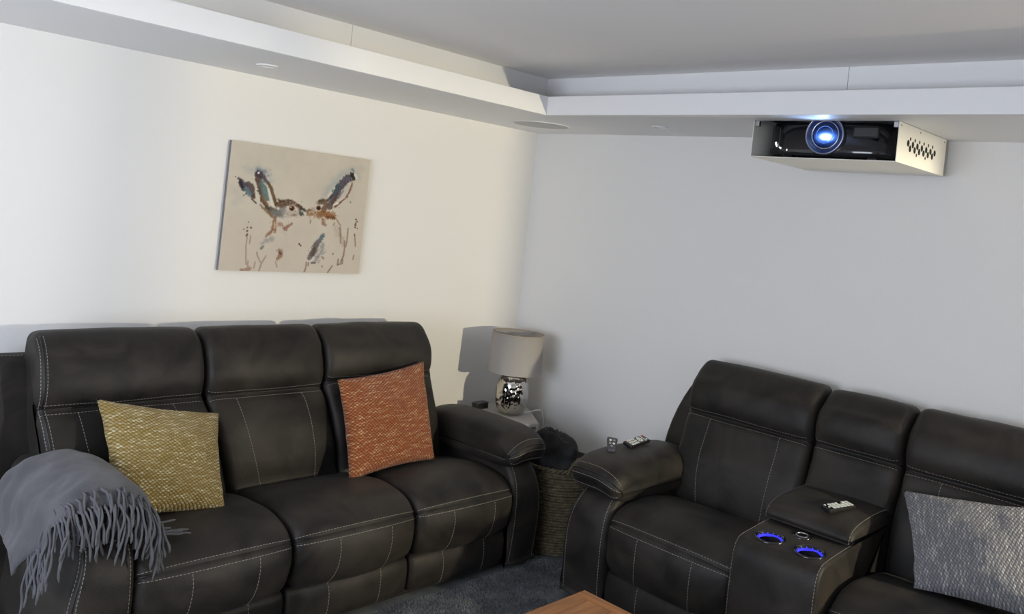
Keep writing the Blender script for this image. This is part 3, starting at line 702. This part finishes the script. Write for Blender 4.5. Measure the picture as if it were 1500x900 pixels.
    splat(26, 880, 700, 110, 40, (.07, .03, .02), 7, a); splat(16, 900, 840, 90, 30, (.20, .11, .08), 7, a); splat(14, 300, 440, 80, 80, (.05, .045, .07), 6, a)
    splat(12, 560, 330, 60, 60, (.10, .14, .17), 5, a); splat(26, 360, 790, 100, 50, (.16, .06, .025), 7, b); splat(20, 450, 860, 70, 30, (.45, .20, .07), 7, b); splat(14, 690, 360, 60, 60, (.04, .035, .06), 6, b)
    splat(22, 770, 220, 90, 60, (.25, .10, .05), 7, c); splat(10, 760, 630, 30, 50, (.20, .07, .04), 6, c); splat(22, 520, 90, 90, 40, (.20, .08, .03), 8, d); splat(12, 350, 600, 70, 80, (.09, .08, .09), 6, d)
    dv = np.clip((.42-col.mean(axis=2))*2.2, 0, 1)[:, :, None]; col = col*(1-.38*dv)
    vv = np.stack([(U-.5)*wd, np.full(U.shape, -TK-.0006), (V-.5)*hg], 2).reshape(-1, 3)
    ii, jj = np.meshgrid(np.arange(NX-1), np.arange(NY-1), indexing='ij'); q = (ii*NY+jj).ravel()
    ff = np.stack([q, q+NY, q+NY+1, q+1], 1).tolist()
    me = mesh('painted_face', vv, ff)
    ca = me.color_attributes.new('paint', 'FLOAT_COLOR', 'POINT')
    ca.data.foreach_set('color', np.concatenate([np.clip(col, 0, 1).reshape(-1, 3), np.ones((NX*NY, 1))], 1).astype(np.float32).ravel())
    m, nt_, b = nt('canvas_paint'); an = nt_.nodes.new('ShaderNodeVertexColor'); an.layer_name = 'paint'
    link(nt_, an.outputs[0], b.inputs['Base Color']); b.inputs['Roughness'].default_value = .85; b.inputs['Specular IOR Level'].default_value = .2
    tc = nt_.nodes.new('ShaderNodeTexCoord'); n = nt_.nodes.new('ShaderNodeTexNoise'); n.inputs['Scale'].default_value = 500; link(nt_, tc.outputs['Object'], n.inputs['Vector'])
    bp = nt_.nodes.new('ShaderNodeBump'); bp.inputs['Strength'].default_value = .25; bp.inputs['Distance'].default_value = .002
    link(nt_, n.outputs['Fac'], bp.inputs['Height']); link(nt_, bp.outputs[0], b.inputs['Normal'])
    o = obj('painted_face', me, m, t, False); o['label'] = 'watercolour print of two hares'
    return t
canvas()

# ------------------------------------------------------------------ projector in its housing
t = thing('projector_housing', 'white metal projector housing hanging under the ceiling border', 'housing', (0, 0, ZS))
zb, th = 2.042-ZS, .003
box('bottom_plate', PX0, PX1+.02, PY0-.002, PY1+.002, zb, zb+th, 'white_metal', t, bev=.0008)
sp = box('side_panel', PX0, PX1, PY0, PY0+th, zb+th, -.0005, 'white_metal', t, bev=.0008)
box('side_panel', PX0, PX1, PY1-th, PY1, zb+th, -.0005, 'white_metal', t, bev=.0008)
box('back_panel', PX1-th, PX1, PY0+th, PY1-th, zb+th, -.0005, 'white_metal', t)
bm = bmesh.new(); hole_n = 0
def hole(x, z, rx, rz):
    n = 14; a = [bm.verts.new((x+rx*math.cos(2*math.pi*k/n), PY0-.0004, z+rz*math.sin(2*math.pi*k/n))) for k in range(n)]; bm.faces.new(a)
for k in range(7):      # vent: two staggered rows of large holes, small ones above and below
    x = -.480+k*.0505
    hole(x, -.072-.0005*k, .0135, .0135)
    if k < 6: hole(x+.024, -.091, .0135, .0135); hole(x+.020, -.053, .0075, .0075)
    if k in (1, 3): hole(x+.048, -.108, .007, .007)
o = obj('vent_holes', from_bm('vent_holes', bm), 'hole', sp, False); o['kind'] = 'stuff'
for x, z in ((-.567, -.014), (-.36, -.014), (-.07, -.014)):
    l = lathe('screw', [(.0035, 0), (.0035, .0015), (.0001, .002)], 'screw', sp, 12, (x, PY0, z)); l.rotation_euler.x = math.pi/2
for y in (PY1-.014, PY0+.014): box('bracket', PX0+.004, PX0+.022, y-.010, y+.010, -.024, -.001, 'satin_metal', t, bev=.002)
t = thing('projector', 'glossy black projector with glowing blue lens inside the white housing', 'projector', (-.30, -2.118, 2.05))
# body: bowed front with rounded ends; plan outline extruded upward
def plan(inset=0, front=-.245):
    pts = []
    for k in range(25):
        y = -.27+inset+(.54-2*inset)*k/24; e = abs(y)/(.27-inset)
        pts.append((front+inset+.05*e**5+.010*e*e, y))
    pts += [(.235-inset, .27-inset), (.235-inset, -.27+inset)]
    return pts
bm = bmesh.new()
levels = [(.006, .012), (0, .020), (0, .040), (.003, .050), (.003, .135), (.012, .150)]
rings = [[bm.verts.new((x, y, z)) for x, y in plan(i)] for i, z in levels]
for A, B in zip(rings[:-1], rings[1:]):
    for k in range(len(A)): bm.faces.new((A[k], A[(k+1) % len(A)], B[(k+1) % len(B)], B[k]))
bm.faces.new(rings[0][::-1]); bm.faces.new(rings[-1])
pb = obj('body', from_bm('body', bm), 'gloss_black', t)
for m_ in (-1,):
    box('foot', -.20, -.16, -.20, -.16, -.006, .013, 'black_plastic', t, bev=.004); box('foot', -.20, -.16, .16, .20, -.006, .013, 'black_plastic', t, bev=.004)
for k in range(9): box('grille_slat', -.2335+.0017*k, -.226+.0017*k, .115+.012*k, .119+.012*k, .062, .128, 'black_plastic', t)
box('vent_cover', -.243, -.225, -.215, -.11, .085, .135, 'black_plastic', t, bev=.008)
def lens(name, prof, m, z=.096):
    # profile r, forward distance
    o = lathe(name, [(r, d) for r, d in prof], m, t, 56); o.rotation_euler.y = -math.pi/2; o.location = (-.245, 0, z); return o
lens('lens_barrel', [(.082, -.02), (.082, .010), (.079, .013), (.076, .012), (.074, .006)], 'ring_metal')
lens('lens_cone', [(.075, .008), (.062, -.001), (.052, -.004)], 'lens_dark')
lens('lens_ring', [(.060, -.002), (.060, .004), (.056, .006), (.053, .002)], 'ring_metal')
def lens_mat():
    m, t_, b = nt('lens_light'); tc = t_.nodes.new('ShaderNodeTexCoord')
    mp = t_.nodes.new('ShaderNodeMapping'); mp.inputs['Scale'].default_value = (1.35, .72, 1); mp.inputs['Location'].default_value = (.012, .004, 0); link(t_, tc.outputs['Object'], mp.inputs[0])
    sx = t_.nodes.new('ShaderNodeSeparateXYZ'); link(t_, mp.outputs[0], sx.inputs[0])
    cx = t_.nodes.new('ShaderNodeCombineXYZ'); link(t_, sx.outputs[0], cx.inputs[0]); link(t_, sx.outputs[1], cx.inputs[1])
    vl = t_.nodes.new('ShaderNodeVectorMath'); vl.operation = 'LENGTH'; link(t_, cx.outputs[0], vl.inputs[0])
    mr = t_.nodes.new('ShaderNodeMapRange'); mr.inputs['From Max'].default_value = .05; link(t_, vl.outputs['Value'], mr.inputs[0])
    r = t_.nodes.new('ShaderNodeValToRGB'); e = r.color_ramp.elements
    e[0].position = 0; e[0].color = (1, 1, 1, 1); e[1].position = 1; e[1].color = (.002, .006, .03, 1)
    for p, c in ((.27, (.95, .98, 1, 1)), (.36, (.30, .55, 1, 1)), (.52, (.035, .14, .62, 1)), (.72, (.008, .03, .16, 1))):
        q = e.new(p); q.color = c
    link(t_, mr.outputs[0], r.inputs[0]); link(t_, r.outputs[0], b.inputs['Emission Color']); b.inputs['Emission Strength'].default_value = 1.6
    b.inputs['Base Color'].default_value = (.004, .008, .02, 1); b.inputs['Roughness'].default_value = .1
    return m
lens('lens_glass', [(.052, -.002), (.045, .003), (.030, .007), (.015, .009), (.0001, .0095)], lens_mat())
lens('lens_ring', [(.036, .0065), (.036, .0085), (.0345, .0085), (.0340, .007)], 'lens_ring_glow')
for y, z, r_ in ((.228, .060, .0055), (.222, .050, .0045), (.205, .042, .0028), (.198, .039, .0035), (.165, .031, .0030)):  # glowing specks stand in for reflections on the glossy body
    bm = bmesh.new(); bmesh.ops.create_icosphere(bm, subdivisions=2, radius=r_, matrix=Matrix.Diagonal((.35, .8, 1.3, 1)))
    o = obj('reflection_speck', from_bm('reflection_speck', bm), 'speck_glow', t); o.location = (-.245+.05*(y/.27)**5+.010*(y/.27)**2-.002, y, z)
# the outlet of light: aimed at the screen across the room
pl = bpy.data.lights.new('projector_beam', 'SPOT'); pl.energy = 1.6; pl.spot_size = math.radians(150); pl.spot_blend = 1; pl.color = (.35, .55, 1); pl.shadow_soft_size = .02
po = bpy.data.objects.new('projector_beam', pl); C.objects.link(po); po.location = (-.585, -2.118, 2.136); po.rotation_euler = (0, math.radians(90), 0)

# ------------------------------------------------------------------ corner table, lamp, socket
TZ = .53
poly = [(-.478, -.10), (-.452, -.522), (-.292, -.522), (-.085, -.25), (-.060, -.06), (-.40, -.06)]
t = thing('side_table', 'taupe painted corner side table with cut-out sides under the lamp', 'table', (-.27, -.29, 0))
o2 = Vector((-.27, -.29))
def prism(bm, pts, z0, z1):
    A = [bm.verts.new((x-o2.x, y-o2.y, z0)) for x, y in pts]; B = [bm.verts.new((x-o2.x, y-o2.y, z1)) for x, y in pts]
    bm.faces.new(A[::-1]); bm.faces.new(B)
    for k in range(len(pts)): bm.faces.new((A[k], A[(k+1) % len(pts)], B[(k+1) % len(pts)], B[k]))
bm = bmesh.new(); prism(bm, poly, TZ-.022, TZ); bmesh.ops.bevel(bm, geom=list(bm.edges), offset=.003, segments=2, affect='EDGES')
obj('table_top', from_bm('table_top', bm), 'table_paint', t, False)
ins = [(o2.x+(x-o2.x)*.90, o2.y+(y-o2.y)*.90) for x, y in poly]
for x, y in ins:
    bm = bmesh.new(); bm_box(bm, x-o2.x-.012, x-o2.x+.012, y-o2.y-.012, y-o2.y+.012, 0, TZ-.022, .002); obj('leg', from_bm('leg', bm), 'table_paint', t, False)
for k in range(len(ins)):
    a = Vector((*ins[k], 0)); b = Vector((*ins[(k+1) % len(ins)], 0)); a -= Vector((o2.x, o2.y, 0)); b -= Vector((o2.x, o2.y, 0))
    bm = bmesh.new()
    for z0, z1, p, q in ((.50, .40, 0, 1), (.40, .50, 0, 1), (.40, .40, 0, 1), (.20, .20, 0, 1)):
        tube(bm, [a.lerp(b, p)+Vector((0, 0, z0)), a.lerp(b, q)+Vector((0, 0, z1))], .008, 4)
    obj('lattice', from_bm('lattice', bm), 'table_paint', t, False)
bm = bmesh.new(); prism(bm, [(o2.x+(x-o2.x)*.86, o2.y+(y-o2.y)*.86) for x, y in poly], .195, .215); obj('shelf', from_bm('shelf', bm), 'oak', t, False)

LC = (-.295, -.295)
t = thing('table_lamp', 'table lamp with hammered silver base and pale drum shade', 'lamp', (LC[0], LC[1], TZ))
prof = catmull([(.046, 0), (.062, .004), (.082, .028), (.094, .075), (.097, .125), (.092, .175), (.080, .205), (.064, .218), (.060, .224)], 9, closed=False)
prof = np.array([[.0001, 0]]+[list(p) for p in prof]+[[.0001, .226]])
rs = random.Random(4); cells = [Vector((.096*math.cos(a), .096*math.sin(a), z)) for a, z in ((rs.uniform(0, 6.283), rs.uniform(.0, .225)) for _ in range(430))]
from mathutils import kdtree
kd = kdtree.KDTree(len(cells))
for i, c in enumerate(cells): kd.insert(c, i)
kd.balance()
def dimple(p):
    r = math.hypot(p.x, p.y)
    if r < .05 or p.z < .008 or p.z > .212: return p
    q = Vector((p.x/r*.096, p.y/r*.096, p.z)); d = kd.find(q)[2]
    k = 1-.0032*max(0, 1-(d/.0105)**2)/r
    return Vector((p.x*k, p.y*k, p.z))
lathe('base', [tuple(p) for p in prof], 'hammered', t, 200, fn=dimple)
lathe('neck', [(.012, .222), (.012, .30)], 'satin_metal', t, 16)
lathe('lamp_shade', [(.158, .243), (.157, .245), (.149, .468), (.1505, .470), (.147, .470), (.154, .246), (.154, .243), (.158, .243)], 'shade', t, 72)
lathe('shade_trim', [(.1515, .462), (.1518, .4715), (.1465, .4715), (.1470, .462)], mat('shade_trim', (.30, .26, .22), .7), t, 72)
bm = bmesh.new()
for k in range(3):
    a = 2.1*k; tube(bm, [(.0, 0, .455), (.148*math.cos(a), .148*math.sin(a), .462)], .002, 6)
tube(bm, [(0, 0, .30), (0, 0, .455)], .006, 8); obj('shade_ring', from_bm('shade_ring', bm), 'satin_metal', t)
lathe('bulb', [(.0001, .40), (.018, .393), (.028, .37), (.026, .345), (.014, .315), (.013, .30)], 'white_plastic', t, 20)
cpts = catmull([(-.22, -.33, TZ+.004), (-.15, -.325, TZ+.004), (-.075, -.325, TZ+.005), (-.045, -.325, TZ-.02), (-.028, -.325, TZ-.09), (-.022, -.325, .36), (-.02, -.325, .345)], 8, closed=False)
bm = bmesh.new(); tube(bm, [Vector(p)-Vector((LC[0], LC[1], TZ)) for p in cpts], .0048, 8); obj('cable', from_bm('cable', bm), 'white_plastic', t)
t = thing('wall_socket', 'white wall socket with plug below the lamp on the grey wall', 'socket', (0, -.325, .335))
box('plate', -.009, 0, -.073, .073, -.043, .043, 'white_plastic', t, bev=.003)
box('plug', -.034, -.009, -.022, .022, -.012, .030, 'white_plastic', t, bev=.005)
t = thing('small_box', 'small dark box lying on the side table behind the lamp', 'box', (-.385, -.135, TZ))
box('body', -.05, .05, -.022, .022, 0, .030, 'black_plastic', t, bev=.004); box('lid', -.051, .051, -.023, .023, .0302, .037, 'grey_plastic', t, bev=.003)
t.rotation_euler.z = math.radians(4)

# ------------------------------------------------------------------ basket with dark cushion
BC = (-.475, -.845)
t = thing('woven_basket', 'tall woven seagrass basket standing between the two sofas', 'basket', (BC[0], BC[1], 0))
def brad(z): return .172+.030*math.sin(min(1, z/.42)*math.pi*.62)
rows = 30; rng = random.Random(9)
bm = bmesh.new()
for k in range(rows):       # coiled rows, one bundle above the other
    z = .010+k*.0140; R = brad(z); n = 60; ph = rng.uniform(0, 6)
    pts = [((R+.0022*math.sin(a_*24+k*math.pi+ph*0))*math.cos(a_), (R+.0022*math.sin(a_*24+k*math.pi))*math.sin(a_), z+.0015*math.sin(a_*3+ph)) for a_ in [2*math.pi*q/n for q in range(n)]]
    tube(bm, pts, .0083, 6, closed=True)
obj('coils', from_bm('coils', bm), 'seagrass', t)['kind'] = 'stuff'
lathe('liner', [(brad(0)-.01, .006)]+[(brad(z)-.008, z) for z in np.linspace(.01, .42, 12)]+[(brad(.42)-.012, .42)]+[(brad(z)-.012, z) for z in np.linspace(.40, .02, 10)]+[(.0001, .012)], mat('basket_inside', (.05, .042, .025), .9), t, 48)
bm = bmesh.new(); R = brad(.42)
for tw in (0, math.pi):
    n = 160; tube(bm, [((R+.007*math.cos(a_*26+tw))*math.cos(a_), (R+.007*math.cos(a_*26+tw))*math.sin(a_), .433+.007*math.sin(a_*26+tw)) for a_ in [2*math.pi*q/n for q in range(n)]], .0075, 6, closed=True)
obj('rim', from_bm('rim', bm), 'seagrass', t)
for hc in (math.radians(-108), math.radians(72)):
    bm = bmesh.new()
    for tw in (0, math.pi):
        pts = []
        for q in range(41):
            x = q/40; a_ = hc+(x-.5)*.62; hz = .43+.075*math.sin(math.pi*x)**.7
            pts.append(((R+.006+.005*math.cos(q*.9+tw))*math.cos(a_), (R+.006+.005*math.cos(q*.9+tw))*math.sin(a_), hz+.005*math.sin(q*.9+tw)))
        tube(bm, pts, .0062, 6)
    obj('handle', from_bm('handle', bm), 'seagrass', t)
# dark soft blanket bundled into the basket
bm = bmesh.new(); bmesh.ops.create_icosphere(bm, subdivisions=5, radius=1)
for v_ in bm.verts:
    n = v_.co.normalized(); q = n*1.5+Vector((3.1, 1.2, 7.7))
    rid = 1-abs(noise.noise(q*1.25)*1.7); rid2 = 1-abs(noise.noise(q*2.9+Vector((5, 1, 2)))*1.6)
    k = .80+.17*noise.noise(q*.9)+.17*rid*rid+.06*rid2
    p = Vector((n.x*.172, n.y*.172, n.z*(.185 if n.z > 0 else .22)))*k
    if n.z > 0: p += Vector((-.035, .02, 0))*n.z; p.z *= 1+.18*n.dot(Vector((-.5, .3, .8)))
    rad = math.hypot(p.x, p.y); lim = .178
    if rad > lim: p.x *= lim/rad; p.y *= lim/rad
    v_.co = p
o = obj('folded_blanket', from_bm('folded_blanket', bm), 'black_cloth'); o.location = (-.475, -.845, .385)
tag(o, 'dark charcoal soft blanket bundled into the woven basket', 'blanket')

# ------------------------------------------------------------------ coffee table
TX1, TY1 = -1.588, -1.928; LEN, WID, TH = 1.10, .60, .45
t = thing('coffee_table', 'warm oak coffee table with plank top in front of the sofas', 'table', (TX1-LEN/2, TY1-WID/2, 0))
hx, hy = LEN/2, WID/2; gp = .0012
def plank(x0, x1, y0, y1, rot=False):
    bm = bmesh.new()
    if rot:
        bm_box(bm, y0, y1, -x1, -x0, TH-.028, TH, .0022); o = obj('plank', from_bm('plank', bm), 'oak', t, False); o.rotation_euler.z = math.pi/2
    else:
        bm_box(bm, x0, x1, y0, y1, TH-.028, TH, .0022); o = obj('plank', from_bm('plank', bm), 'oak', t, False)
    return o
plank(hx-.048, hx, -hy, hy, True); plank(-hx, -hx+.048, -hy, hy, True)
ys = [hy, hy-.054]+[hy-.054-(WID-.108)*k/5 for k in range(1, 5)]+[-hy+.054, -hy]
for a_, b_ in zip(ys[:-1], ys[1:]): plank(-hx+.048+gp, hx-.048-gp, b_+gp/2, a_-gp/2)
for sx in (-1, 1):
    for sy in (-1, 1):
        x, y = sx*(hx-.055), sy*(hy-.055); box('leg', x-.033, x+.033, y-.033, y+.033, 0, TH-.0285, 'oak', t, bev=.004)
for sy in (-1, 1): box('apron', -hx+.09, hx-.09, sy*(hy-.06)-.011, sy*(hy-.06)+.011, TH-.11, TH-.0285, 'oak', t, bev=.002)
for sx in (-1, 1): box('apron', sx*(hx-.06)-.011, sx*(hx-.06)+.011, -hy+.09, hy-.09, TH-.11, TH-.0285, 'oak', t, bev=.002)

# ------------------------------------------------------------------ remote controls
def remote(label, a, b, width, z0, z1, layout, roll=0):
    """from end a to end b on a surface; layout rows of buttons"""
    a, b = Vector(a), Vector(b); L = (b-a).length
    t = thing('remote_control', label, 'remote')
    ex = (b-a).normalized(); ey = Vector((0, 0, 1)).cross(ex).normalized(); ez = ex.cross(ey)
    ey2 = ey*math.cos(roll)+ez*math.sin(roll); ez2 = ex.cross(ey2)
    t.matrix_world = Matrix(((ex.x, ey2.x, ez2.x, a.x), (ex.y, ey2.y, ez2.y, a.y), (ex.z, ey2.z, ez2.z, a.z), (0, 0, 0, 1)))
    box('body', 0, L, -width/2, width/2, 0, .017, 'black_plastic', t, bev=.0045, seg=3)
    box('face_plate', .004, L-.004, -width/2+.003, width/2-.003, .0165, .0178, 'gloss_black', t, bev=.0005)
    for (x, y, lx, ly, m_) in layout:
        box('button', x*L-lx/2, x*L+lx/2, y*width-ly/2, y*width+ly/2, .0176, .0198, m_, t, bev=.0007)
    return t
lay = []
for y in (-.30, 0, .30):
    for k in range(4): lay.append((.13+.095*k, y, .011, .010, 'button_white'))
for k in range(7): a_ = k/7*6.283; lay.append((.62+.075*math.cos(a_), .26*math.sin(a_), .009, .008, 'button_white'))
lay.append((.62, 0, .008, .008, 'button_white'))
for y in (-.32, -.1, .12, .32): lay.append((.80, y, .007, .007, 'button_white'))
lay += [(.92, .32, .010, .008, 'button_red'), (.90, -.2, .007, .007, 'button_white'), (.06, .34, .007, .006, 'button_red')]
remote('slim black remote with pale buttons lying beside the small grey remote', (-.640, -1.372, .668), (-.475, -1.360, .676), .050, 0, 0, lay, .27)
lay = []
for y in (-.30, -.05, .22):
    for k in range(6):
        if (k, y) == (3, .22): continue
        lay.append((.22+.13*k, y, .015, .0105, 'button_white'))
lay += [(.07, .25, .008, .007, 'button_white'), (.10, -.1, .008, .006, 'button_white')]
remote('black remote with rows of white buttons on the padded console lid', (-.652, -2.325, .679), (-.508, -2.366, .684), .050, 0, 0, lay, .10)
t = thing('small_remote', 'small rounded grey remote on the sofa arm nearest the basket', 'remote', (-.720, -1.345, .672))
t.scale = (1.2, 1.2, 1.2); t.rotation_euler = (Matrix.Rotation(.42, 3, Vector((.65, -.75, 0)).normalized()) @ Matrix.Rotation(math.radians(36), 3, 'Z')).to_euler()
bm = bmesh.new()
bm_box(bm, -.040, .040, -.021, .021, 0, .016, .007, 3)
for v_ in bm.verts:
    k = 1-.35*max(0, -v_.co.x/.040)**2; v_.co.y *= k
obj('body', from_bm('body', bm), 'grey_plastic', t)
for x, y, m_ in ((.018, .007, 'button_white'), (.018, -.007, 'satin_metal'), (.0, .007, 'satin_metal'), (.0, -.007, 'button_white'), (-.016, 0, 'satin_metal')):
    lathe('button', [(.0048, .0150), (.0048, .0175), (.004, .0185), (.0001, .0187)], m_, t, 16, (x, y, 0))

# ------------------------------------------------------------------ unseen wall light, added to brighten the border and right wall
t = thing('added_wall_light', 'unseen wall light with a frosted glass, added to warm the grey wall', 'lamp', (0, -4.25, 1.62))
box('back_plate', -.012, 0, -.045, .045, -.07, .07, 'satin_metal', t, bev=.004)
lathe('glass', [(.030, -.06), (.045, .0), (.055, .07), (.053, .07), (.043, .0), (.028, -.058)], 'lampwhite', t, 32, (-.10, 0, 0))
bm = bmesh.new(); tube(bm, [(-.01, 0, -.03), (-.06, 0, -.06), (-.10, 0, -.058)], .007, 8); obj('bracket', from_bm('bracket', bm), 'satin_metal', t)
point('added_wall_bulb', (-.10, -4.25, 1.70), 22, (1, .88, .66), .03)

# ------------------------------------------------------------------ the screen across the room (behind the photographer)
t = thing('projection_screen', 'white projection screen hanging on the wall opposite the projector', 'screen', (X0+.004, -2.1, 1.35))
box('fabric', .012, .016, -1.13, 1.13, -.66, .66, 'screen', t); box('case', .0, .06, -1.2, 1.2, .66, .73, 'white_metal', t, bev=.01); box('weight_bar', .006, .022, -1.13, 1.13, -.68, -.66, 'black_plastic', t)
